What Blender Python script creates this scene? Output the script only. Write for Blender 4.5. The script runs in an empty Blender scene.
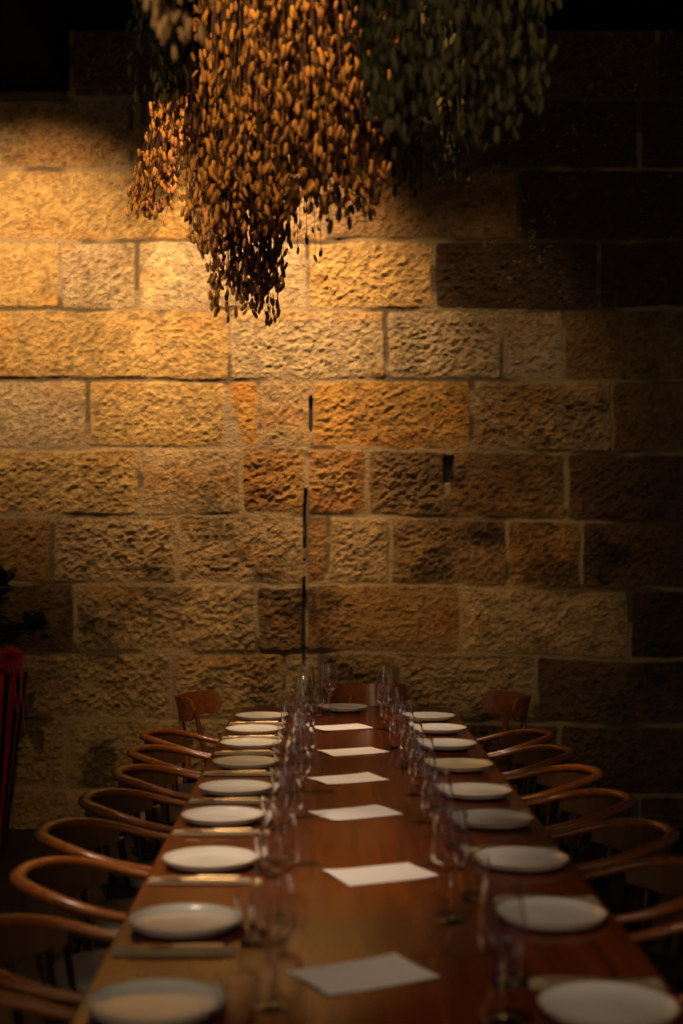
import bpy, bmesh, math, random
import numpy as np
from mathutils import Vector, Matrix
random.seed(7)
C = bpy.context.scene.collection
PI = math.pi

# ------------------------------------------------------------------ measurements
F = 1422.0                       # focal length in pixels of the 683x1024 frame (50 mm on a 36 mm long side)
VX, VY = 322.0, 543.0            # vanishing point of the table edges
CZ = 1.66                        # camera height
ZT = 0.77                        # table top
D = 8.25                         # wall distance
AX = 0.115                       # table axis
HW = 0.585                       # table half width
TY0, TY1 = 1.55, 7.72
CEIL = 4.64
def P(px, py, d): return Vector(((px-VX)*d/F, d, CZ-(py-VY)*d/F))

# ------------------------------------------------------------------ helpers
def link(o, parent=None):
    C.objects.link(o)
    if parent is not None: o.parent = parent
    return o
def tag(o, label=None, cat=None, group=None, kind=None):
    if label: o['label'] = label
    if cat: o['category'] = cat
    if group: o['group'] = group
    if kind: o['kind'] = kind
    return o
def empty(name, loc=(0,0,0), rz=0):
    o = bpy.data.objects.new(name, None); o.location = loc; o.rotation_euler = (0,0,rz)
    o.empty_display_size = .05
    return link(o)
def copy_tree(o, parent=None):
    c = o.copy(); link(c)
    c.parent = parent
    for ch in list(o.children): copy_tree(ch, c)
    return c

class MB:
    def __init__(s): s.v=[]; s.f=[]
    def add(s, vs, fs, M=None):
        n=len(s.v)
        s.v += [tuple(M @ Vector(v)) if M is not None else tuple(v) for v in vs]
        s.f += [tuple(i+n for i in f) for f in fs]
        return s
    def lathe(s, prof, seg=24, M=None, closed=False):
        vs=[]; fs=[]; rings=[]
        for r,z in prof:
            if r < 1e-6:
                rings.append([len(vs)]); vs.append((0,0,z))
            else:
                rings.append(list(range(len(vs), len(vs)+seg)))
                vs += [(r*math.cos(2*PI*k/seg), r*math.sin(2*PI*k/seg), z) for k in range(seg)]
        pairs = list(zip(rings, rings[1:]))
        if closed: pairs.append((rings[-1], rings[0]))
        for a,b in pairs:
            for k in range(seg):
                k2=(k+1)%seg
                if len(a)==1 and len(b)==1: continue
                if len(a)==1: fs.append((a[0], b[k2], b[k]))
                elif len(b)==1: fs.append((a[k], a[k2], b[0]))
                else: fs.append((a[k], a[k2], b[k2], b[k]))
        return s.add(vs, fs, M)
    def tube(s, pts, rad, seg=10, rad2=None, up=Vector((0,0,1)), M=None):
        """sweep an ellipse along pts; rad across, rad2 along 'up'"""
        pts=[Vector(p) for p in pts]; n=len(pts)
        if not hasattr(rad,'__len__'): rad=[rad]*n
        if rad2 is None: rad2=rad
        elif not hasattr(rad2,'__len__'): rad2=[rad2]*n
        vs=[]; fs=[]
        for i,p in enumerate(pts):
            t=(pts[min(i+1,n-1)]-pts[max(i-1,0)]).normalized()
            u=up-t*up.dot(t)
            if u.length<1e-3: u=Vector((1,0,0))-t*t.x
            u.normalize(); w=t.cross(u)
            for k in range(seg):
                a=2*PI*k/seg
                vs.append(p+w*(math.cos(a)*rad[i])+u*(math.sin(a)*rad2[i]))
        for i in range(n-1):
            for k in range(seg):
                k2=(k+1)%seg
                fs.append((i*seg+k, i*seg+k2, (i+1)*seg+k2, (i+1)*seg+k))
        fs.append(tuple(range(seg))[::-1]); fs.append(tuple((n-1)*seg+k for k in range(seg)))
        return s.add(vs, fs, M)
    def box(s, c, d, M=None):
        x,y,z=c; a,b,h=d[0]/2,d[1]/2,d[2]/2
        vs=[(x+i*a,y+j*b,z+k*h) for i in(-1,1) for j in(-1,1) for k in(-1,1)]
        fs=[(0,1,3,2),(4,6,7,5),(0,4,5,1),(2,3,7,6),(0,2,6,4),(1,5,7,3)]
        return s.add(vs, fs, M)
    def build(s, name, mat, parent=None, smooth=True, bevel=0, sub=0):
        me=bpy.data.meshes.new(name); me.from_pydata(s.v, [], s.f); me.update()
        bm=bmesh.new(); bm.from_mesh(me)
        bmesh.ops.recalc_face_normals(bm, faces=bm.faces)
        if bevel:
            bmesh.ops.bevel(bm, geom=[e for e in bm.edges if e.calc_face_angle(0)>.5], offset=bevel, segments=3, affect='EDGES', profile=.5)
        bm.to_mesh(me); bm.free()
        if smooth:
            me.polygons.foreach_set('use_smooth', [True]*len(me.polygons))
        me.materials.append(mat)
        o=bpy.data.objects.new(name, me); link(o, parent)
        if smooth and (bevel or True):
            try: me.set_sharp_from_angle(angle=math.radians(50))
            except Exception: pass
        if sub:
            m=o.modifiers.new('s','SUBSURF'); m.levels=sub; m.render_levels=sub
        return o

# ------------------------------------------------------------------ materials
def nt(name):
    m=bpy.data.materials.new(name); m.use_nodes=True
    t=m.node_tree; b=t.nodes['Principled BSDF']
    return m,t,b
def simple(name, col, rough=.5, metal=0, trans=0, ior=1.45, coat=0, var=0, scale=20, bump=0, bscale=80, sheen=0):
    m,t,b=nt(name)
    b.inputs['Base Color'].default_value=(*col,1)
    b.inputs['Roughness'].default_value=rough; b.inputs['Metallic'].default_value=metal
    b.inputs['Transmission Weight'].default_value=trans; b.inputs['IOR'].default_value=ior
    b.inputs['Coat Weight'].default_value=coat; b.inputs['Coat Roughness'].default_value=.08
    b.inputs['Sheen Weight'].default_value=sheen
    if var:
        tc=t.nodes.new('ShaderNodeTexCoord'); n=t.nodes.new('ShaderNodeTexNoise'); n.inputs['Scale'].default_value=scale; n.inputs['Detail'].default_value=4
        r=t.nodes.new('ShaderNodeValToRGB')
        r.color_ramp.elements[0].position=.3; r.color_ramp.elements[1].position=.7
        r.color_ramp.elements[0].color=(*[c*(1-var) for c in col],1); r.color_ramp.elements[1].color=(*[min(1,c*(1+var)) for c in col],1)
        t.links.new(tc.outputs['Object'], n.inputs['Vector']); t.links.new(n.outputs['Fac'], r.inputs['Fac']); t.links.new(r.outputs['Color'], b.inputs['Base Color'])
    if bump:
        tc=t.nodes.new('ShaderNodeTexCoord'); n=t.nodes.new('ShaderNodeTexNoise'); n.inputs['Scale'].default_value=bscale; n.inputs['Detail'].default_value=5
        bp=t.nodes.new('ShaderNodeBump'); bp.inputs['Strength'].default_value=bump; bp.inputs['Distance'].default_value=.004
        t.links.new(tc.outputs['Object'], n.inputs['Vector']); t.links.new(n.outputs['Fac'], bp.inputs['Height']); t.links.new(bp.outputs['Normal'], b.inputs['Normal'])
    return m
def wood(name, c1, c2, rough, coat, axis='y', scale=3.0, planks=0):
    m,t,b=nt(name); N=t.nodes.new; L=t.links.new
    tc=N('ShaderNodeTexCoord'); mp=N('ShaderNodeMapping')
    s=[scale*9]*3; s['xyz'.index(axis)]=scale*.55
    mp.inputs['Scale'].default_value=s
    n=N('ShaderNodeTexNoise'); n.inputs['Scale'].default_value=1.6; n.inputs['Detail'].default_value=7; n.inputs['Distortion'].default_value=.6
    r=N('ShaderNodeValToRGB'); r.color_ramp.elements[0].position=.32; r.color_ramp.elements[1].position=.7
    r.color_ramp.elements[0].color=(*c1,1); r.color_ramp.elements[1].color=(*c2,1)
    L(tc.outputs['Object'], mp.inputs['Vector']); L(mp.outputs['Vector'], n.inputs['Vector']); L(n.outputs['Fac'], r.inputs['Fac'])
    out=r.outputs['Color']
    if planks:
        sep=N('ShaderNodeSeparateXYZ'); L(tc.outputs['Object'], sep.inputs[0])
        mu=N('ShaderNodeMath'); mu.operation='MULTIPLY'; mu.inputs[1].default_value=planks; L(sep.outputs['X'], mu.inputs[0])
        fl=N('ShaderNodeMath'); fl.operation='FLOOR'; L(mu.outputs[0], fl.inputs[0])
        wn=N('ShaderNodeTexWhiteNoise'); wn.noise_dimensions='1D'; L(fl.outputs[0], wn.inputs['W'])
        mr=N('ShaderNodeMapRange'); mr.inputs['To Min'].default_value=.72; mr.inputs['To Max'].default_value=1.15; L(wn.outputs['Value'], mr.inputs['Value'])
        mx=N('ShaderNodeVectorMath'); mx.operation='SCALE'; L(out, mx.inputs[0]); L(mr.outputs[0], mx.inputs['Scale'])
        out=mx.outputs[0]
    L(out, b.inputs['Base Color'])
    b.inputs['Roughness'].default_value=rough; b.inputs['Coat Weight'].default_value=coat; b.inputs['Coat Roughness'].default_value=.06
    bp=N('ShaderNodeBump'); bp.inputs['Strength'].default_value=.08; bp.inputs['Distance'].default_value=.002
    L(n.outputs['Fac'], bp.inputs['Height']); L(bp.outputs['Normal'], b.inputs['Normal'])
    return m

M_TABLE = wood('table_wood', (.095,.017,.0034), (.20,.038,.0068), .13, 0, 'y', 2.2, planks=6.2)
M_TABLE.node_tree.nodes['Principled BSDF'].inputs['Specular IOR Level'].default_value=.27
M_TLEG  = wood('table_leg_wood', (.10,.03,.01), (.18,.055,.016), .4, 0, 'z', 3)
M_BENT  = wood('bent_wood', (.24,.062,.009), (.38,.112,.016), .27, .18, 'y', 3)
M_BENTD = wood('dark_chair_wood', (.035,.013,.006), (.07,.024,.010), .3, .3, 'z', 3)
M_PANEL = wood('back_panel_wood', (.10,.042,.018), (.17,.07,.028), .35, .2, 'z', 3)
M_SEAT  = simple('dark_leather', (.020,.014,.011), .42, bump=.25, bscale=60)
M_PLATE = simple('stoneware_glaze', (.78,.73,.68), .22, coat=.3, var=.05, scale=8)
M_RIM   = simple('bare_clay_rim', (.50,.34,.20), .5, var=.2, scale=60)
M_GLASS = simple('clear_glass', (1,1,1), .0, trans=1, ior=1.5)
M_NAP   = simple('linen', (.40,.27,.15), .9, var=.1, scale=120, bump=.4, bscale=300, sheen=.3)
M_CUT   = simple('brushed_brass', (.50,.34,.17), .35, metal=1)
M_PAPER = simple('cream_paper', (.80,.72,.68), .85, var=.02, scale=30)
M_CEIL  = simple('black_paint', (.0015,.002,.002), 1)
M_CEIL.node_tree.nodes['Principled BSDF'].inputs['Specular IOR Level'].default_value=.05
M_VASE  = simple('dark_red_glaze', (.33,.016,.012), .3, coat=.5, var=.3, scale=6)
M_VRIB  = simple('black_rib', (.01,.006,.006), .35)
M_PETAL = simple('red_petal', (.36,.014,.018), .6, var=.3, scale=40)
M_AMAR  = simple('amaranth_red', (.45,.02,.015), .8, var=.3, scale=80, bump=.6)
M_LEAF  = simple('dark_leaf', (.010,.013,.009), .6, var=.3, scale=30)
M_STEM  = simple('dry_stem', (.10,.045,.015), .9)
M_STEMG = simple('dry_green_stem', (.06,.055,.03), .9)
def puff_mat(name, c1, c2):
    m,t,b=nt(name); N=t.nodes.new; L=t.links.new
    oi=N('ShaderNodeObjectInfo'); tc=N('ShaderNodeNewGeometry')
    add=N('ShaderNodeMath'); add.operation='ADD'; L(oi.outputs['Random'], add.inputs[0]); L(tc.outputs['Random Per Island'], add.inputs[1])
    fr=N('ShaderNodeMath'); fr.operation='FRACT'; L(add.outputs[0], fr.inputs[0])
    r=N('ShaderNodeValToRGB'); r.color_ramp.elements[0].color=(*c1,1); r.color_ramp.elements[1].color=(*c2,1)
    L(fr.outputs[0], r.inputs['Fac']); L(r.outputs['Color'], b.inputs['Base Color'])
    b.inputs['Roughness'].default_value=.95; b.inputs['Sheen Weight'].default_value=.0
    t2=N('ShaderNodeTexCoord'); n=N('ShaderNodeTexNoise'); n.inputs['Scale'].default_value=350
    bp=N('ShaderNodeBump'); bp.inputs['Strength'].default_value=.9; bp.inputs['Distance'].default_value=.003
    L(t2.outputs['Object'], n.inputs['Vector']); L(n.outputs['Fac'], bp.inputs['Height']); L(bp.outputs['Normal'], b.inputs['Normal'])
    return m
M_PO = puff_mat('orange_seed_head', (.21,.078,.012), (.46,.190,.030))
M_PB = puff_mat('brown_seed_head', (.22,.09,.022), (.42,.19,.05))
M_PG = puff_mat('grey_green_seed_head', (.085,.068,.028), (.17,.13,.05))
M_PP = puff_mat('pale_seed_head', (.50,.28,.11), (.62,.34,.13))

# ------------------------------------------------------------------ stone wall
def vnoise(x, y, seed):
    xi=np.floor(x).astype(np.int64); yi=np.floor(y).astype(np.int64)
    fx=x-xi; fy=y-yi; fx=fx*fx*(3-2*fx); fy=fy*fy*(3-2*fy)
    def h(a,b):
        n=(a*374761393+b*668265263+seed*2147483647)&0xffffffff
        n=((n^(n>>13))*1274126177)&0xffffffff
        n=(n^(n>>16))&0xffffff
        return n/float(0xffffff)
    return (h(xi,yi)*(1-fx)+h(xi+1,yi)*fx)*(1-fy)+(h(xi,yi+1)*(1-fx)+h(xi+1,yi+1)*fx)*fy
def fbm(x,y,seed,oct=4):
    s=0;a=1;t=0
    for k in range(oct):
        s=s+a*vnoise(x*2**k,y*2**k,seed+k*17); t+=a; a*=.5
    return s/t-.5
def ss(a,b,x):
    t=np.clip((x-a)/(b-a),0,1); return t*t*(3-2*t)

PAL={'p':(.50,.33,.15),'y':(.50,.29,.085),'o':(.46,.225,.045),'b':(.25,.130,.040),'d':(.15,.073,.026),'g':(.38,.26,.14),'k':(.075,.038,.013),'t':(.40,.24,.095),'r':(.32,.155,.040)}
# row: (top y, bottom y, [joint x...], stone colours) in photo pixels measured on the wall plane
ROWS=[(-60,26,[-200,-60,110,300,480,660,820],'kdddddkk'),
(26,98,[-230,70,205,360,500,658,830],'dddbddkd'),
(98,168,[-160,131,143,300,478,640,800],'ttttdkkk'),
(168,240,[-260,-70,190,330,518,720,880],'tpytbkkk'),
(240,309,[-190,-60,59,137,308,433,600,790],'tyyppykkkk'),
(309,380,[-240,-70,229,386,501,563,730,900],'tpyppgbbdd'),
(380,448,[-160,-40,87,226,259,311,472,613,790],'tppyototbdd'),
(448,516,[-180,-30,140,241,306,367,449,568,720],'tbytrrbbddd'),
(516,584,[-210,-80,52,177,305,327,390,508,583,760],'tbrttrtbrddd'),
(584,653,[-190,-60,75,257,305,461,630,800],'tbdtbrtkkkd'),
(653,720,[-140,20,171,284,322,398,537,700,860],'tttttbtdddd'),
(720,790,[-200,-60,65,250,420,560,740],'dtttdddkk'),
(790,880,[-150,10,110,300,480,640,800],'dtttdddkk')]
def build_wall():
    X0,X1,Z0,Z1=-3.0,3.1,0.0,4.9; st=.0065
    nx=int((X1-X0)/st)+1; nz=int((Z1-Z0)/st)+1
    xs=np.linspace(X0,X1,nx); zs=np.linspace(Z0,Z1,nz)
    X,Z=np.meshgrid(xs,zs)
    wx=X+.030*fbm(X*3,Z*3,5,3)+.012*fbm(X*14,Z*14,9,3)
    wz=Z+.030*fbm(X*3,Z*3,11,3)+.012*fbm(X*14,Z*14,13,3)
    px=VX+wx*F/D; py=VY+(CZ-wz)*F/D
    drop=6*ss(330,640,px)*ss(400,470,py)
    py=py-drop
    u=D/F                                  # metres per pixel on the wall
    H=np.zeros_like(X); col=np.zeros(X.shape+(3,)); dist=np.full(X.shape,-.03); rough=np.ones_like(X)
    rnd=random.Random(3)
    for ri,(a,b,js,cs) in enumerate(ROWS):
        js=[-400]+js+[1100]
        for k in range(len(js)-1):
            l,r=js[k],js[k+1]
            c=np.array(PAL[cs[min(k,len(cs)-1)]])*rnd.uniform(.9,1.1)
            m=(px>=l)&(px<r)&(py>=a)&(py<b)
            tilt=rnd.uniform(-.02,.02); tz=rnd.uniform(-.03,.03); out=rnd.uniform(-.010,.012); rg=rnd.uniform(.35,1.1)
            if cs[min(k,len(cs)-1)] in 'gy': rg*=.8
            lp=px[m]
            lx=lp-l; rx=r-lp
            if ri==6 and l==226:                   # wedge-shaped stone
                lx=lx-14*ss(380,448,py[m])
            if ri==6 and l==87: rx=rx
            dx=np.minimum(lx,rx)*u; dy=np.minimum(py[m]-a,b-py[m])*u
            q=.035
            e=np.where((dx<q)&(dy<q), q-np.sqrt((q-dx)**2+(q-dy)**2), np.minimum(dx,dy))
            dist[m]=e; rough[m]=rg
            H[m]=out+tilt*(px[m]-(l+r)/2)*u+tz*(py[m]-(a+b)/2)*u
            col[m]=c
            # ochre/rust staining that belongs to each stone
            s=ss(.0,.28,fbm(X[m]*2.6+ri*7,Z[m]*5+k*3,31+ri,4))
            rust=np.array((.95,.74,.45)); col[m]=col[m]*(1-s[:,None]*(1-rust)*.75)
    mort=.004+.010*fbm(X*5,Z*5,77,2)
    f=ss(mort,mort+.018,dist)
    ang=.55
    ax=X*math.cos(ang)+Z*math.sin(ang); az=-X*math.sin(ang)+Z*math.cos(ang)
    tool=fbm(ax*20,az*46,41,4)
    lump=fbm(X*9,Z*12,51,4)
    pit=-ss(.10,.30,fbm(X*30,Z*38,61,3))*.010
    dome=ss(0,.09,dist)
    fine=fbm(X*42,Z*52,63,4)
    H=H*f*.6+f*(.001+.006*dome+rough*(.35+.65*dome)*(tool*.025+lump*.020+fine*.038+pit*.9))+(1-f)*(.008*fbm(X*20,Z*20,71,3))
    # mortar colour: pale in most of the wall, dark and open in the oldest courses
    mc=np.array((.40,.26,.12)); openm=ss(.02,.14,fbm(X*2.2,Z*6,81,3)+.16*ss(320,200,py)-.02)
    mcol=mc*(1-openm[...,None]*.65)
    H=H-(1-f)*openm*.008
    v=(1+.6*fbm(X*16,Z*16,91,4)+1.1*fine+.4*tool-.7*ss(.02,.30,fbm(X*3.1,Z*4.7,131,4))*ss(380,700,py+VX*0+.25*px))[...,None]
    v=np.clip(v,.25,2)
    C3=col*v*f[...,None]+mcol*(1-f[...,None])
    # lime flecks on the upper courses
    fl=ss(.20,.30,fbm(X*34,Z*34,101,3))*ss(-.05,.2,fbm(X*3,Z*3,103,2)+.15)*ss(360,250,py)*1.0
    C3=C3*(1-fl[...,None]*.3)+np.array((.55,.45,.33))*fl[...,None]*.3
    # open crack down the middle and a square hole
    P0x=VX+X*F/D; P0y=VY+(CZ-Z)*F/D
    cx=304+1.8*fbm(P0y*.03,P0y*0,111,3)+3*ss(560,440,P0y)
    w=2.3*ss(440,470,P0y)*ss(672,655,P0y)*(.10+.9*ss(575,600,P0y)+.5*ss(-.05,.15,fbm(P0y*.05,P0y*0+3,113,2)))
    w=w+2.2*ss(395,400,P0y)*ss(432,428,P0y)*(np.abs(P0x-311)<4)
    cx=np.where(P0y<436,311,cx)
    ck=1-ss(w*.45,w*.45+1.3,np.abs(P0x-cx)); ck=ck*(w>.3)
    hole=ss(443,445,P0x)*ss(455,453,P0x)*ss(455,457,P0y)*ss(484,481,P0y)
    k=np.maximum(ck,hole)
    H=H-k*.05; C3=C3*(1-k[...,None]*.9)
    C3=np.clip(C3,.004,.9)
    co=np.stack([X,D-H+.02,Z],-1).reshape(-1,3).astype(np.float32)
    idx=np.arange(nx*nz).reshape(nz,nx)
    q=np.stack([idx[:-1,:-1],idx[:-1,1:],idx[1:,1:],idx[1:,:-1]],-1).reshape(-1,4)
    me=bpy.data.meshes.new('wall_back')
    # the slab behind: back face so that the wall has real thickness
    corners=[idx[0,0],idx[0,-1],idx[-1,-1],idx[-1,0]]
    nb=len(co); back=np.array([[X0,D+.4,Z0],[X1,D+.4,Z0],[X1,D+.4,Z1],[X0,D+.4,Z1]],np.float32)
    co=np.concatenate([co,back]); nv=len(co)
    me.vertices.add(nv); me.vertices.foreach_set('co', co.ravel())
    nq=len(q); me.loops.add(nq*4+4); me.polygons.add(nq+1)
    li=np.concatenate([q.ravel(), np.array([nb+3,nb+2,nb+1,nb])]).astype(np.int32)
    me.loops.foreach_set('vertex_index', li)
    me.polygons.foreach_set('loop_start', np.arange(nq+1,dtype=np.int32)*4)
    me.update(calc_edges=True); me.validate()
    me.polygons.foreach_set('use_smooth',[True]*len(me.polygons))
    at=me.color_attributes.new('stone','FLOAT_COLOR','POINT')
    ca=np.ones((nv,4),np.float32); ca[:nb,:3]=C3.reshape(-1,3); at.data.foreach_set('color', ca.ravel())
    m,t,b=nt('sandstone'); N=t.nodes.new; L=t.links.new
    a=N('ShaderNodeAttribute'); a.attribute_name='stone'
    tc=N('ShaderNodeTexCoord'); n=N('ShaderNodeTexNoise'); n.inputs['Scale'].default_value=55; n.inputs['Detail'].default_value=7; n.inputs['Roughness'].default_value=.65
    mr=N('ShaderNodeMapRange'); mr.inputs['To Min'].default_value=.65; mr.inputs['To Max'].default_value=1.35
    mx=N('ShaderNodeVectorMath'); mx.operation='SCALE'
    L(tc.outputs['Object'],n.inputs['Vector']); L(n.outputs['Fac'],mr.inputs['Value']); L(a.outputs['Color'],mx.inputs[0]); L(mr.outputs[0],mx.inputs['Scale']); L(mx.outputs[0],b.inputs['Base Color'])
    bp=N('ShaderNodeBump'); bp.inputs['Strength'].default_value=1.0; bp.inputs['Distance'].default_value=.014
    L(n.outputs['Fac'],bp.inputs['Height']); L(bp.outputs['Normal'],b.inputs['Normal'])
    b.inputs['Roughness'].default_value=.88
    me.materials.append(m)
    o=bpy.data.objects.new('wall_back',me); link(o)
    tag(o,'rough sandstone block wall with pale mortar joints',None,None,'structure')
build_wall()

# floor, ceiling, bulkhead
M_FLOOR=wood('dark_floor_boards',(.018,.011,.007),(.035,.020,.012),.55,0,'y',2,planks=7)
o=MB().box((0,4,-.05),(7,9,.1)).build('floor',M_FLOOR,smooth=False); tag(o,'dark timber floor under the table',kind='structure')
o=MB().box((0,4,CEIL+.3),(7,9.2,.6)).build('ceiling',M_CEIL,smooth=False); tag(o,'black painted ceiling',kind='structure')
bx=(70-VX)*D/F; bz=CZ+(VY-92)*D/F
o=MB().box(((bx-3.1)/2,(D-.02+5.2)/2,(bz+CEIL)/2),(bx+3.1,D-.02-5.2,CEIL-bz)).build('trim_1',M_CEIL,smooth=True,bevel=.01); tag(o,'black boxed bulkhead under the ceiling against the stone wall',kind='structure')

# ------------------------------------------------------------------ table
t=empty('dining_table',(AX,(TY0+TY1)/2,0)); tag(t,'long glossy orange-brown wooden dining table laid for a dinner party','table')
L_=TY1-TY0
MB().box((0,0,ZT-.02),(HW*2,L_,.04)).build('tabletop',M_TABLE,t,bevel=.006)
ap=MB()
for s in(-1,1): ap.box((s*.22,0,ZT-.085),(.025,L_-.5,.085))
for s in(-1,1): ap.box((0,s*(L_/2-.25),ZT-.085),(.44,.025,.085))
ap.build('apron',M_TLEG,t,bevel=.003)
for yy in(-L_/2+.3,-L_/6,L_/6,L_/2-.3):
    for s in(-1,1):
        MB().tube([(s*.17,yy,0),(s*.18,yy,ZT-.045)],[.028,.04],12).build('leg',M_TLEG,t)

# ------------------------------------------------------------------ chairs (face +X)
def hoop_pts(n=40, hw=.245, back=-.28, front=.15, zb=.742, zf=.668):
    pts=[]
    for i in range(8): # arm far side
        u=i/8; pts.append((front-(front+.02)*u, hw-.012*(1-u)))
    for i in range(n+1):
        a=PI/2+PI*i/n
        pts.append((-.02+(-back-.02)*math.cos(a), hw*math.sin(a)))
    for i in range(1,9):
        u=i/8; pts.append((-.02+(front+.02)*u, -(hw-.012*u)))
    out=[]
    for x,y in pts:
        s=(front-x)/(front-back); s=s*s*(3-2*s)
        out.append(Vector((x,y,zf+(zb-zf)*s)))
    return out
def make_armchair():
    r=empty('barrel_armchair'); tag(r,'x','chair','barrel armchairs along the table')
    hp=hoop_pts(); n=len(hp)
    rad=[.013+.010*math.sin(PI*i/(n-1))**.7 for i in range(n)]; rad2=[.012+.005*math.sin(PI*i/(n-1)) for i in range(n)]
    rad[0]=rad[-1]=.009
    MB().tube(hp,rad,12,rad2).build('armrest_hoop',M_BENT,r)
    # curved back panel under the hoop
    vs=[];fs=[];m=25
    for i in range(m):
        a=PI/2+PI*(.06+.88*i/(m-1))
        for (rr,z) in ((0,0),(0,-.135),(-.010,-.135),(-.010,0)):
            k=1+rr/.27-.012
            x=-.02+.26*k*math.cos(a); y=.245*k*math.sin(a)
            s=(.15-x)/.43; s=max(0,min(1,s)); s=s*s*(3-2*s)
            lift=-.10*(1-abs(math.sin(PI*i/(m-1))))*(1 if z<0 else 0)*-1
            vs.append((x,y,.668+.074*s-.008+z+lift))
    for i in range(m-1):
        for k in range(4):
            k2=(k+1)%4; fs.append((i*4+k,i*4+k2,i*4+4+k2,i*4+4+k))
    fs.append((0,1,2,3)); fs.append(tuple((m-1)*4+k for k in (3,2,1,0)))
    MB().add(vs,fs).build('backrest',M_PANEL,r)
    # spindles
    for i in range(7):
        a=PI/2+PI*(.14+.72*i/6)
        x1=-.02+.235*math.cos(a); y1=.226*math.sin(a); x0=-.02+.185*math.cos(a); y0=.19*math.sin(a)
        MB().tube([(x0,y0,.455),((x0+x1)/2-.0,(y0+y1)/2,.54),(x1,y1,.645)],[.008,.011,.008],8).build('spindle',M_BENTD,r)
    for s in(-1,1):
        MB().tube([(.15,s*.195,.452),(.155,s*.215,.56),(.135,s*.233,.668)],[.013,.015,.012],10).build('arm_support',M_BENTD,r)
    MB().lathe([(0,.425),(.205,.425),(.222,.432),(.225,.445),(.218,.457),(0,.457)],32).build('seat_frame',M_BENTD,r)
    MB().lathe([(0,.452),(.200,.452),(.208,.465),(.195,.482),(.12,.492),(0,.494)],32).build('seat',M_SEAT,r)
    for sx in(-1,1):
        for s in(-1,1):
            MB().tube([(sx*.15,s*.15,.43),(sx*.175,s*.18,.22),(sx*(.20 if sx>0 else .24),s*.21,0.0)],[.018,.016,.012],10).build('leg',M_BENTD,r)
    st=MB(); ring=[(.165*math.cos(2*PI*k/32),.17*math.sin(2*PI*k/32),.24) for k in range(33)]
    st.tube(ring,.007,8).build('stretcher_ring',M_BENTD,r)
    return r
def make_yoke():
    r=empty('yoke_back_chair'); tag(r,'x','chair')
    # wide curved yoke, rounded lobes at both ends
    vs=[];fs=[];m=37;rows=9
    zc=.80
    for side in (0,1):
        for i in range(m):
            u=-1+2*i/(m-1); a=u*1.3
            R=.228-(.016 if side else 0)
            cx=-.30+.215
            x=cx-R*math.cos(a)*.95; y=R*math.sin(a)*1.02
            hh=.062*math.sqrt(max(0.0,1-max(0,(abs(u)-.78)/.22)**2))
            hh=max(hh,.002)
            for k in range(rows):
                v=-1+2*k/(rows-1)
                out=.020*(v*v)*(-1)*0
                vs.append((x-.03*(v)*.5*math.cos(a),y-0,zc+v*hh+.012*abs(u)))
    o=m*rows
    for i in range(m-1):
        for k in range(rows-1):
            A=i*rows+k
            fs.append((A,A+1,A+rows+1,A+rows)); fs.append((o+A,o+A+rows,o+A+rows+1,o+A+1))
        for k in(0,rows-1):
            A=i*rows+k; fs.append((A,A+rows,o+A+rows,o+A))
    for i in(0,m-1):
        for k in range(rows-1):
            A=i*rows+k; fs.append((A,A+1,o+A+1,o+A))
    MB().add(vs,fs).build('backrest',M_BENT,r)
    for s in(-1,1):
        MB().tube([(-.255,s*.19,0),(-.20,s*.165,.25),(-.195,s*.15,.46),(-.235,s*.12,.66),(-.262,s*.105,.80)],[.012,.018,.020,.019,.014],10,[.011,.014,.015,.014,.010]).build('rear_leg',M_BENT,r)
        MB().tube([(.20,s*.19,0),(.175,s*.165,.43)],[.011,.018],10).build('front_leg',M_BENT,r)
    MB().tube([(.17,-.155,.40),(.17,.155,.40)],.016,8,.022).build('seat_rail',M_BENT,r)
    MB().box((-.005,0,.445),(.42,.42,.035)).build('seat',M_SEAT,r,bevel=.015)
    MB().tube([(-.2,-.155,.40),(-.2,.155,.40)],.014,8,.02).build('rear_rail',M_BENT,r)
    return r

rowsL=[7.28,6.76,6.29,5.75,5.15,4.62,3.99,3.34,2.74]
rowsR=[7.27,6.80,6.27,5.68,5.08,4.57,3.99,3.40,2.72]
ORD=['first','second','third','fourth','fifth','sixth','seventh','eighth','ninth']
SIDE={-1:'on the red vase side',1:'on the side away from the vase'}
NOTE=lambda k:(' counted from the stone wall')
arm0=make_armchair(); yoke0=make_yoke()
firstA=firstY=True
# x of each chair's back as measured
rowsC=[7.4,6.80,6.25,5.68,5.10,4.53,3.95,3.30,2.72]
backL=[None,-.86,-.845,-.825,-.86,-.90,-.85,-.86,-.87]
backR=[None,1.10,1.10,1.11,1.11,1.12,1.12,1.13,1.13]
rng=random.Random(11)
for s,rows,bk in((-1,rowsC,backL),(1,rowsC,backR)):
    for k,d in enumerate(rows):
        if k==0:
            o=yoke0 if firstY else copy_tree(yoke0); firstY=False
            o.location=(-.455 if s<0 else .775, d, 0); o.rotation_euler=(0,0,(0 if s<0 else PI)+s*.26)
            tag(o,'chair with curved yoke back nearest the wall '+SIDE[s],'chair','yoke back chairs')
        else:
            o=arm0 if firstA else copy_tree(arm0); firstA=False
            o.location=(bk[k]+.29 if s<0 else bk[k]-.29, d, 0)
            o.rotation_euler=(0,0,(0 if s<0 else PI)+rng.uniform(-.03,.03))
            tag(o,'bent wood hoop armchair, %s from the wall %s'%(ORD[k-1],SIDE[s]),'chair')
o=copy_tree(yoke0); o.location=(.265,7.76,0); o.rotation_euler=(0,0,-PI/2)
tag(o,'yoke back chair at the head of the table, its back to the stone wall','chair','yoke back chairs')

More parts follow.
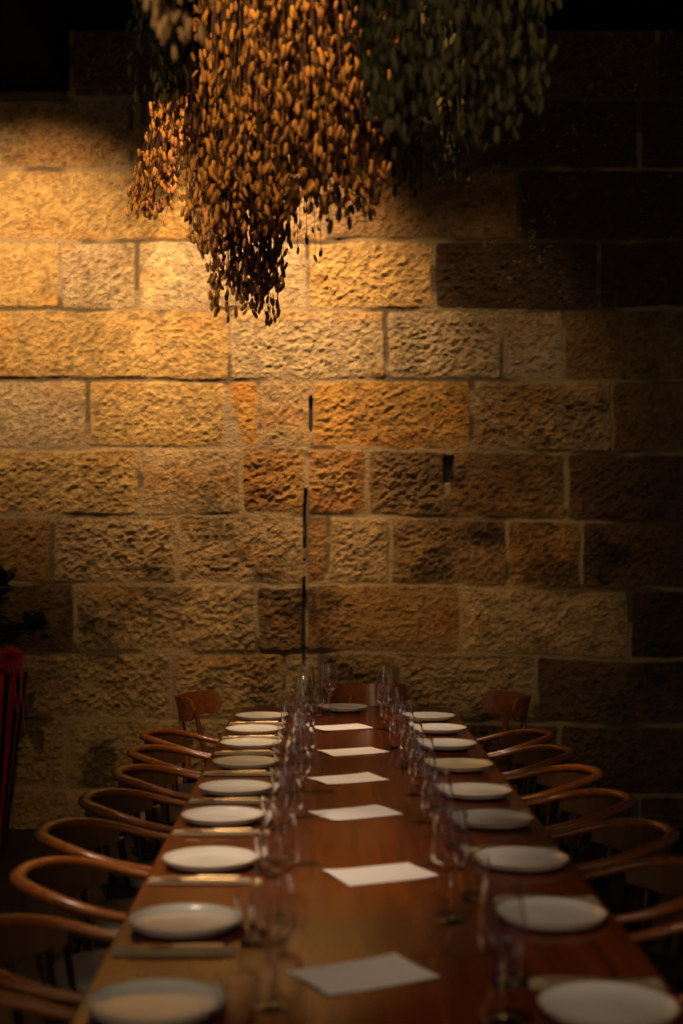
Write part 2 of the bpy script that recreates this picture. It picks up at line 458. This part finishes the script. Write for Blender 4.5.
# ------------------------------------------------------------------ tableware
def make_plate():
    r=empty('dinner_plate'); k=1.115
    sc_=lambda q:[(a*k,b) for a,b in q]
    MB().lathe(sc_([(0,.004),(.070,.004),(.072,.0),(.078,.0),(.082,.003),(.104,.006),(.114,.013),(.1180,.0235),(.1140,.0235),(.108,.017),(.095,.0115),(.06,.009),(0,.009)]),56).build('plate_body',M_PLATE,r)
    MB().lathe(sc_([(.1172,.0222),(.1190,.0238),(.1180,.0252),(.1150,.0250),(.1140,.0235)]),56,closed=True).build('rim',M_RIM,r)
    return r
def crisp(prof, lim=25, e=.0012, k=1.0, kz=1.0):
    prof=[(a*k,b*kz) for a,b in prof]
    # rings close to every sharp turn of a glass profile keep the long walls undistorted
    out=[]; n=len(prof)
    def ang(i):
        if i<=0 or i>=n-1: return 90
        a=Vector(prof[i])-Vector(prof[i-1]); b=Vector(prof[i+1])-Vector(prof[i])
        return math.degrees(a.angle(b)) if a.length>1e-7 and b.length>1e-7 else 0
    for i in range(n-1):
        a=Vector(prof[i]); b=Vector(prof[i+1]); L_=(b-a).length
        out.append(tuple(a))
        if L_>4*e:
            if ang(i)>lim: out.append(tuple(a+(b-a)*(e/L_)))
            if ang(i+1)>lim: out.append(tuple(b-(b-a)*(e/L_)))
    out.append(tuple(prof[-1]))
    return out
def make_wine():
    r=empty('wine_glass')
    MB().lathe(crisp([(0,.1080),(.008,.1085),(.022,.115),(.034,.130),(.0385,.150),(.0380,.175),(.0335,.215),(.0290,.253),(.0280,.2535),(.0277,.253),(.0322,.215),(.0367,.175),(.0370,.150),(.0325,.131),(.020,.117),(.006,.112),(0,.112)],k=1.15,kz=1.04),48).build('bowl',M_GLASS,r)
    MB().lathe(crisp([(0,.006),(.0075,.006),(.0045,.012),(.0036,.03),(.0034,.08),(.0045,.100),(.0075,.1078),(0,.1078)],kz=1.038),20).build('stem',M_GLASS,r)
    MB().lathe(crisp([(0,.0),(.036,.0),(.0375,.001),(.036,.0022),(.02,.0038),(.008,.0062),(0,.0062)]),40).build('foot',M_GLASS,r)
    return r
def make_tumbler():
    r=empty('water_tumbler')
    MB().lathe(crisp([(0,0),(.028,0),(.0305,.002),(.036,.05),(.0435,.104),(.0430,.1048),(.0420,.104),(.0345,.05),(.029,.012),(.026,.0095),(0,.0085)]),48).build('glass_body',M_GLASS,r)
    return r
def make_napkin():
    r=empty('folded_napkin')
    vs=[];fs=[]
    nx,ny=14,8
    m=MB()
    for lay,(w,l,z0,h) in enumerate(((.058,.270,.0,.0045),(.050,.262,.0047,.0045))):
        m2=MB()
        m.box((.002*lay,0.002*lay,z0+h/2),(w,l,h))
    m.build('cloth',M_NAP,r,bevel=.003)
    return r
def make_knife():
    pts=[(0,-.105,0),(0,-.06,0),(0,.0,0),(0,.02,0),(0,.07,0),(0,.108,0)]
    return MB().tube(pts,[.0055,.0062,.0045,.008,.009,.002],8,[.003,.0035,.003,.0012,.0010,.0008]).build('table_knife',M_CUT)
def make_fork():
    m=MB().tube([(0,-.10,0),(0,-.06,0),(0,.0,.001),(0,.04,.002),(0,.055,.001)],[.005,.006,.003,.0035,.010],8,[.002,.002,.002,.0015,.001])
    for k in(-1.5,-.5,.5,1.5):
        m.tube([(k*.0055,.052,.001),(k*.006,.08,-.0005),(k*.0055,.102,.002)],[.0018,.0016,.0008],6)
    return m.build('table_fork',M_CUT)
def make_spoon(): pass
pl0,wg0,tb0,np0,kn0,fk0=make_plate(),make_wine(),make_tumbler(),make_napkin(),make_knife(),make_fork()
used=set()
def put(src,loc,rz=0,rx=0):
    o=src if src.name not in used else copy_tree(src)
    used.add(src.name)
    o.location=loc; o.rotation_euler=(rx,0,rz); return o
SD={-1:'red vase side',1:'side without the vase'}
for s,rows in((-1,rowsL),(1,rowsR)):
    for k,d in enumerate(rows):
        w=ORD[k]
        sd=SD[s]
        px_=AX+s*.428+rng.uniform(-.008,.008)
        d2=d*.985
        o=put(pl0,(px_,d2,ZT),rng.uniform(0,6)); tag(o,'white clay-rimmed plate, %s from the wall, %s'%(w,sd),'plate','dinner plates down both sides')
        gx=AX+s*(.195 if k<6 else .20)+rng.uniform(-.015,.015); gy=d-.02+rng.uniform(-.05,.04)
        if s>0 and k==8: gx+=.03
        o=put(wg0,(gx,gy,ZT)); tag(o,'stemmed wine glass, %s from the wall, %s'%(w,sd),'glass','wine glasses down the table')
        o=put(tb0,(AX+s*.262+rng.uniform(-.008,.008),d+(-.17 if s<0 else .15)+rng.uniform(-.015,.015),ZT)); tag(o,'clear water tumbler, %s from the wall, %s'%(w,sd),'glass','water tumblers down the table')
        ny=d2-.205 if s<0 else d2+.175
        rz=PI/2+rng.uniform(-.03,.03)
        nx_=AX+s*.435
        o=put(np0,(nx_,ny,ZT+.0005),rz); tag(o,'tan napkin under cutlery, %s from the wall, %s'%(w,sd),'napkin','folded linen napkins')
        kx=s*-1
        o=put(kn0,(nx_,ny+.014,ZT+.0137),PI/2*kx+.02); tag(o,'brass knife on napkin, %s from the wall, %s'%(w,sd),'knife','knives on the napkins')
        o=put(fk0,(nx_,ny-.014,ZT+.0128),PI/2*kx-.03); tag(o,'brass fork on napkin, %s from the wall, %s'%(w,sd),'fork','forks on the napkins')
o=put(pl0,(.112,7.555,ZT),1.0); tag(o,'white stoneware plate at the head of the table, in front of the end chair','plate','dinner plates down both sides')
o=put(wg0,(.037,7.42,ZT)); tag(o,'stemmed wine glass beside the plate at the head of the table','glass','wine glasses down the table')
o=put(tb0,(-.03,7.33,ZT)); tag(o,'clear water tumbler nearest the plate at the head of the table','glass','water tumblers down the table')

menus=[(.092,6.86,24),(.132,6.06,24),(.098,5.36,25),(.109,4.68,27),(.156,3.82,23),(.085,2.93,28)]
for i,(x,y,a) in enumerate(menus):
    m=MB(); vs=[];fs=[]
    n=9
    for lay in(0,1):
        for a_ in range(n):
            for b_ in range(5):
                u=a_/(n-1)-.5; v=b_/4-.5
                z=.0006+.004*(abs(u)*2)**3*(.5+ .5*math.sin(i*2+u*3+v*4))+lay*.0006
                vs.append((u*.26,v*.182,z))
    for a_ in range(n-1):
        for b_ in range(4):
            A=a_*5+b_; fs.append((A,A+1,A+6,A+5)); B=A+n*5; fs.append((B,B+5,B+6,B+1))
    for a_ in range(n-1):
        for b_ in(0,4): A=a_*5+b_; fs.append((A,A+5,A+5+n*5,A+n*5))
    for b_ in range(4):
        for a_ in(0,n-1): A=a_*5+b_; fs.append((A,A+1,A+1+n*5,A+n*5))
    o=m.add(vs,fs).build('menu_card',M_PAPER); o.location=(x,y,ZT+.0003); o.rotation_euler=(0,0,math.radians(a))
    tag(o,'blank cream menu sheet lying askew on the table centre, %s sheet from the wall'%ORD[i],'menu','menu sheets down the middle')

# ------------------------------------------------------------------ dried flowers hanging from the ceiling
def puff_mesh(i):
    rp=random.Random(i); m=MB()
    prof=[(0,.5),(.0045,.46),(.0078,.34),(.0095,.13),(.0097,-.06),(.0085,-.27),(.0052,-.43),(0,-.5)]
    m.lathe([(r*.88*rp.uniform(.92,1.08),z*.046) for r,z in prof],9)
    return m
PUFFS=[puff_mesh(i) for i in range(3)]
pcache={}
def puff_data(i,mat):
    k=(i,mat.name)
    if k not in pcache:
        o=PUFFS[i].build('seed_head',mat); pcache[k]=o.data; bpy.data.objects.remove(o)
    return pcache[k]
def inframe(p): 
    x=VX+p.x*F/p.y; y=VY+(CZ-p.z)*F/p.y
    return -20<x<703 and -25<y<1044
def bunch(label, tip, root_px, spread, nst, mat, smat, sc=1.0, per=(3,6), bend=0.0, seed=0, tmin=.0, pw=1.0, top=None):
    """tip: (px,py,d) lowest point; hangs from the ceiling above root_px; spread: radius at ceiling-side / tip in metres"""
    rp=random.Random(seed)
    T=P(*tip); d=tip[2] if top is None else top
    R=Vector(((root_px-VX)*d/F, d, CEIL-.02))
    e=empty('dried_flower_bunch',(R.x,R.y,R.z)); tag(e,label,'dried flowers','dried grass bunches hanging over the table')
    st=MB(); heads=[]
    for i in range(nst):
        te=tmin+(1-tmin)*rp.random()**pw
        ctr=R.lerp(T,te)
        rad=spread[0]+(spread[1]-spread[0])*te
        a=rp.uniform(0,2*PI); q=math.sqrt(rp.random())*rad
        E=ctr+Vector((math.cos(a)*q,math.sin(a)*q*1.0,rp.uniform(-.05,.05)))
        S=R+Vector((math.cos(a)*.05*rp.random(),math.sin(a)*.05*rp.random(),0))
        mid=S.lerp(E,.5)+Vector((math.cos(a)*q*.5,math.sin(a)*q*.5,.05))
        pts=[(1-u)**2*S+2*u*(1-u)*mid+u*u*E for u in (0,.2,.4,.6,.8,.9,1)]
        st.tube([p-R for p in pts],.0014,4)
        L=(E-S).length
        for h in range(rp.randint(*per)):
            back=rp.uniform(0,.42)*min(1,.5/L) if h else 0
            u=1-back
            p=(1-u)**2*S+2*u*(1-u)*mid+u*u*E
            off=Vector((rp.gauss(0,.022),rp.gauss(0,.022),-.02)) if h else Vector((0,0,-.02))
            heads.append((p+off, rp.gauss(0,.25), rp.gauss(0,.25), sc*rp.uniform(.75,1.2), rp.randrange(3)))
            if h: st.tube([p-R, p+off*.6-R+Vector((0,0,.01)), p+off-R],.0009,3)
    st.build('stems',smat,e)
    vis=[h for h in heads if inframe(h[0])]
    vis.sort(key=lambda h:h[0].y+rp.uniform(0,.15))
    big=set(id(h) for h in vis[:100])
    rest=MB()
    for h in heads:
        p,rx,ry,s,k=h
        if id(h) in big:
            o=bpy.data.objects.new('seed_head',puff_data(k,mat)); link(o,e)
            o.location=p-R; o.rotation_euler=(rx,ry,0); o.scale=(s,s,s)
        else:
            Mx=Matrix.Translation(p-R)@Matrix.Rotation(rx,4,'X')@Matrix.Rotation(ry,4,'Y')@Matrix.Scale(s,4)
            rest.add(PUFFS[k].v,PUFFS[k].f,Mx)
    if rest.v:
        o=rest.build('seed_heads',mat,e); o['kind']='stuff'
    return e
bunch('small orange bunch of dried grass hanging nearest the stone wall',(146,212,7.75),208,(.10,.11),120,M_PO,M_STEM,1.15,seed=1,tmin=.25,pw=.8)
bunch('large bright orange bunch of dried grass, the broad centre of the hanging display',(335,205,4.9),300,(.42,.17),430,M_PO,M_STEM,1.0,seed=2,tmin=.50,pw=.8)
bunch('orange-brown dried grass bunch filling the vase-side flank of the display centre',(255,225,5.5),250,(.30,.17),310,M_PO,M_STEM,1.0,seed=3,tmin=.45,pw=.8)
bunch('long brown bunch of dried grass hanging lowest, its tip just over the bright wall stones',(245,312,6.6),238,(.26,.19),260,M_PB,M_STEM,1.0,seed=4,tmin=.40,pw=.75)
bunch('dark brown bunch of dried grass between the small orange bunch and the lowest one',(212,245,6.2),222,(.14,.12),190,M_PB,M_STEM,1.0,seed=5,tmin=.4,pw=.8)
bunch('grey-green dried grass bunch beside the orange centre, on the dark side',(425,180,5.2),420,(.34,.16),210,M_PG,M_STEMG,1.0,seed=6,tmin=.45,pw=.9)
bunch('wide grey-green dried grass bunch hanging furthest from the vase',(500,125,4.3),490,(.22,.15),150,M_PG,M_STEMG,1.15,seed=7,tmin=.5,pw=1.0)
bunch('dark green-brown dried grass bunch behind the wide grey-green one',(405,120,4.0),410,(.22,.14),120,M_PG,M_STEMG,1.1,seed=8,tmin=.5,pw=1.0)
bunch('pale cream bunch of dried grass hanging nearest the viewer',(178,30,3.4),172,(.12,.09),34,M_PP,M_STEM,1.0,seed=9,tmin=.75,pw=1.0)
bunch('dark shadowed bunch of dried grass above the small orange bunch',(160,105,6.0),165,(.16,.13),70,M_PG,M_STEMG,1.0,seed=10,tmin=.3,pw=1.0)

bunch('sparse dried grass spray with a few loose heads hanging over the bright stones',(300,262,7.1),290,(.16,.17),16,M_PB,M_STEM,1.0,per=(1,3),seed=12,tmin=.72,pw=.6)
# ------------------------------------------------------------------ floor vase with red flowers
vx,vy=-1.80,7.6
v=empty('floor_vase',(vx,vy,0)); tag(v,'tall tapered floor vase with dark red and black ribs against the stone wall','vase')
def vr(z): return .10+.115*(z/.98)**1.1
prof=[(0,0),(.10,0)]+[(vr(z),z) for z in [i*.98/16 for i in range(1,17)]]+[(.185,.985),(.175,.95),(.11,.2),(0,.15)]
MB().lathe(prof,40).build('vase_body',M_VASE,v)
for k in range(16):
    a=2*PI*k/16
    MB().tube([(vr(z)*math.cos(a),vr(z)*math.sin(a),z+.004) for z in [i*.97/10 for i in range(11)]],[.010+.006*i/10 for i in range(11)],8).build('rib',M_VRIB,v)
def dahlia(loc,R,label,tilt,seed):
    rp=random.Random(seed)
    e=empty('red_dahlia',loc); tag(e,label,'flower','red flowers in the floor vase'); e.rotation_euler=tilt
    m=MB()
    for ring in range(7):
        n=8+ring*3; el=1.35-ring*.26; rr=R*(.45+.55*ring/6)
        for k in range(n):
            a=2*PI*(k+rp.random()*.5)/n
            dirv=Vector((math.cos(a)*math.cos(el),math.sin(a)*math.cos(el),math.sin(el)))
            side=Vector((-math.sin(a),math.cos(a),0))
            w=R*.085; p0=Vector((0,0,0)); p1=dirv*rr*.55; p2=dirv*rr
            up=dirv.cross(side)*R*.03
            m.add([p0,p1+side*w+up,p2+up,p1-side*w+up,p1-up],[(0,1,4),(0,4,3),(1,2,4),(4,2,3),(0,3,2,1)])
    m.build('petals',M_PETAL,e,smooth=False)
    MB().tube([(0,0,0),(0,.0,-.08),(.0,.01,-.16)],.004,6).build('stem',M_LEAF,e)
    return e
dahlia((-1.635,7.45,1.06),.095,'dark red spiky dahlia bloom at the rim of the vase, nearest the table',(.7,.35,0),1)
dahlia((-1.76,7.38,1.03),.08,'dark red dahlia bloom lower on the vase front, next to the outermost bloom',(1.0,-.1,0),2)
dahlia((-1.69,7.6,1.12),.055,'small red dahlia bloom standing highest above the vase',(.4,.2,0),3)
for (ax_,ay,az,Ln,lb) in ((-1.585,7.47,1.03,.36,'red trailing amaranth tassel hanging down from the vase rim, the longer one'),(-1.615,7.43,1.03,.26,'red trailing amaranth tassel, the shorter one beside the vase body')):
    m=MB(); rp=random.Random(int(Ln*100))
    for k in range(34):
        u=k/33; c=Vector((ax_+.025*u,ay-.02*math.sin(u*3),az-Ln*u))
        a=rp.uniform(0,6.28); q=.007*(1-u*.6)
        m.add(PUFFS[0].v,PUFFS[0].f,Matrix.Translation(c+Vector((math.cos(a)*q,math.sin(a)*q,0)))@Matrix.Rotation(rp.uniform(-.7,.7),4,'X')@Matrix.Scale(.32,4))
    m.tube([(ax_-.02,ay+.05,az+.03),(ax_-.005,ay+.01,az+.02),(ax_,ay,az),(ax_+.012,ay-.015,az-Ln*.5),(ax_+.025,ay,az-Ln)],.002,5)
    o=m.build('amaranth_tassel',M_AMAR); tag(o,lb,'flower')
def branch(label,base,dirs,seed,n=26):
    rp=random.Random(seed); e=empty('foliage_branch',base); tag(e,label,'foliage','dark foliage in the floor vase')
    st=MB(); lf=MB(); dv=Vector(dirs)
    pts=[dv*u+Vector((0,0,.10*math.sin(u*PI))) for u in [i/8 for i in range(9)]]
    st.tube(pts,[.005-.0004*i for i in range(9)],6)
    for k in range(n):
        u=.25+.75*rp.random(); p=dv*u+Vector((0,0,.10*math.sin(u*PI)))
        a=rp.uniform(0,6.28); el=rp.uniform(-.6,.9); w=Vector((math.cos(a)*math.cos(el),math.sin(a)*math.cos(el),math.sin(el)))
        ln=rp.uniform(.10,.18); s=w.cross(Vector((0,0,1))).normalized()*ln*.28; up=Vector((0,0,.004))
        lf.add([p,p+w*ln*.35+s,p+w*ln*.75+s*.7,p+w*ln,p+w*ln*.75-s*.7,p+w*ln*.35-s,p+w*ln*.5+up*2.2],[(0,1,6),(1,2,6),(2,3,6),(3,4,6),(4,5,6),(5,0,6)])
    st.build('branch_stem',M_STEMG,e); o=lf.build('leaves',M_LEAF,e); m=o.modifiers.new('t','SOLIDIFY'); m.thickness=.0015
    return e
branch('dark leafy branch leaning from the vase towards the table over the red flowers',(-1.74,7.58,1.02),(.24,.05,.16),1,40)
branch('dark leafy branch rising upright behind the red flowers',(-1.80,7.62,1.0),(.06,.05,.46),2,44)
branch('dark leafy branch leaning from the vase away from the table',(-1.86,7.56,1.0),(-.22,-.04,.30),3,34)

# ------------------------------------------------------------------ light
def spot(name,loc,aim,power,size,blend=.6,col=(1,.66,.34),rad=.03):
    l=bpy.data.lights.new(name,'SPOT'); l.energy=power; l.spot_size=math.radians(size); l.spot_blend=blend; l.color=col; l.shadow_soft_size=rad
    o=bpy.data.objects.new(name,l); o.location=loc; link(o)
    o.rotation_euler=(Vector(aim)-Vector(loc)).to_track_quat('-Z','Y').to_euler()
    return o
WL=(1,.69,.39); TL=(1,.76,.52); FL=(1,.66,.28)
spot('wall_downlight',(-1.75,6.60,4.22),(-1.66,8.25,3.16),280,62,1,WL)
spot('wall_downlight',(-.35,6.85,4.55),(-.30,8.25,3.10),400,61,1,WL)
spot('wall_downlight',(1.1,6.75,4.40),(.75,8.25,2.35),40,56,1,WL)
spot('flower_spotlight',(-.45,3.9,4.55),(.0,5.4,3.0),215,60,.9,FL)
spot('flower_spotlight',(-1.15,7.05,4.5),(-.86,7.78,3.55),85,40,.6,FL)
spot('flower_spotlight',(-1.3,4.9,3.7),(-.38,6.6,2.80),110,26,.7,FL)  # added fill spot, brightens the lowest brown bunch from the front
spot('flower_spotlight',(-.75,1.5,3.7),(-.36,3.4,2.98),60,20,.7,(1,.74,.42))  # added fill spot, brightens the pale near bunch from the camera side
spot('bunch_fill',(.9,2.0,4.2),(.35,4.3,3.3),27,60,.8,(1,.76,.42))  # added dim frontal fill that lifts the grey-green bunches
spot('table_downlight',(.15,7.0,4.4),(.1,6.7,.77),320,32,1,TL,.06)
spot('table_downlight',(-1.15,5.5,4.4),(-.02,5.05,.77),250,24,1,TL,.06)
spot('table_downlight',(-.95,4.1,4.4),(-.22,4.05,.77),380,26,1,TL,.06)
spot('table_downlight',(.0,2.2,4.4),(.25,3.2,.77),72,32,1,TL,.06)
for bx_,by_,bz_ in ((-1.6,-1.0,2.9),(-.4,-2.5,2.9),(.9,-1.2,2.9),(1.9,-3.0,2.9),(-2.4,-3.6,2.9),(.3,-4.5,2.9)):
    pl=bpy.data.lights.new('glint_light','POINT'); pl.energy=20; pl.shadow_soft_size=.045; pl.color=(1,.78,.46)  # unseen point lights added behind the camera for glints on the glasses
    po=bpy.data.objects.new('glint_light',pl); link(po); po.location=(bx_,by_,bz_)
al=bpy.data.lights.new('cool_fill','AREA'); al.shape='RECTANGLE'; al.size=1.3; al.size_y=1.8; al.energy=5; al.color=(.80,.90,1)  # added cool area fill behind the camera, no window is modelled
ao=bpy.data.objects.new('cool_fill',al); link(ao); ao.location=(-3.2,-1.8,2.3); ao.rotation_euler=(Vector((0,4.5,.8))-Vector(ao.location)).to_track_quat('-Z','Y').to_euler()
w=bpy.data.worlds.new('w'); bpy.context.scene.world=w; w.use_nodes=True
w.node_tree.nodes['Background'].inputs[0].default_value=(.55,.75,1,1); w.node_tree.nodes['Background'].inputs[1].default_value=.012

# ------------------------------------------------------------------ camera
cd=bpy.data.cameras.new('camera'); cd.sensor_fit='VERTICAL'; cd.sensor_height=36; cd.lens=F/1024*36
cd.shift_x=(341.5-VX)/1024; cd.shift_y=(VY-512)/1024
cd.clip_start=.05; cd.clip_end=60
cd.dof.use_dof=True; cd.dof.focus_distance=7.7; cd.dof.aperture_fstop=2.0; cd.dof.aperture_blades=9
co=bpy.data.objects.new('camera',cd); link(co); co.location=(0,0,CZ); co.rotation_euler=(PI/2,0,0)
sc=bpy.context.scene; sc.camera=co
sc.cycles.transparent_max_bounces=32; sc.cycles.max_bounces=16; sc.cycles.transmission_bounces=16; sc.cycles.glossy_bounces=6
sc.view_settings.view_transform='Standard'; sc.view_settings.look='None'; sc.view_settings.gamma=1; sc.view_settings.use_curve_mapping=False
sc.view_settings.exposure=.12
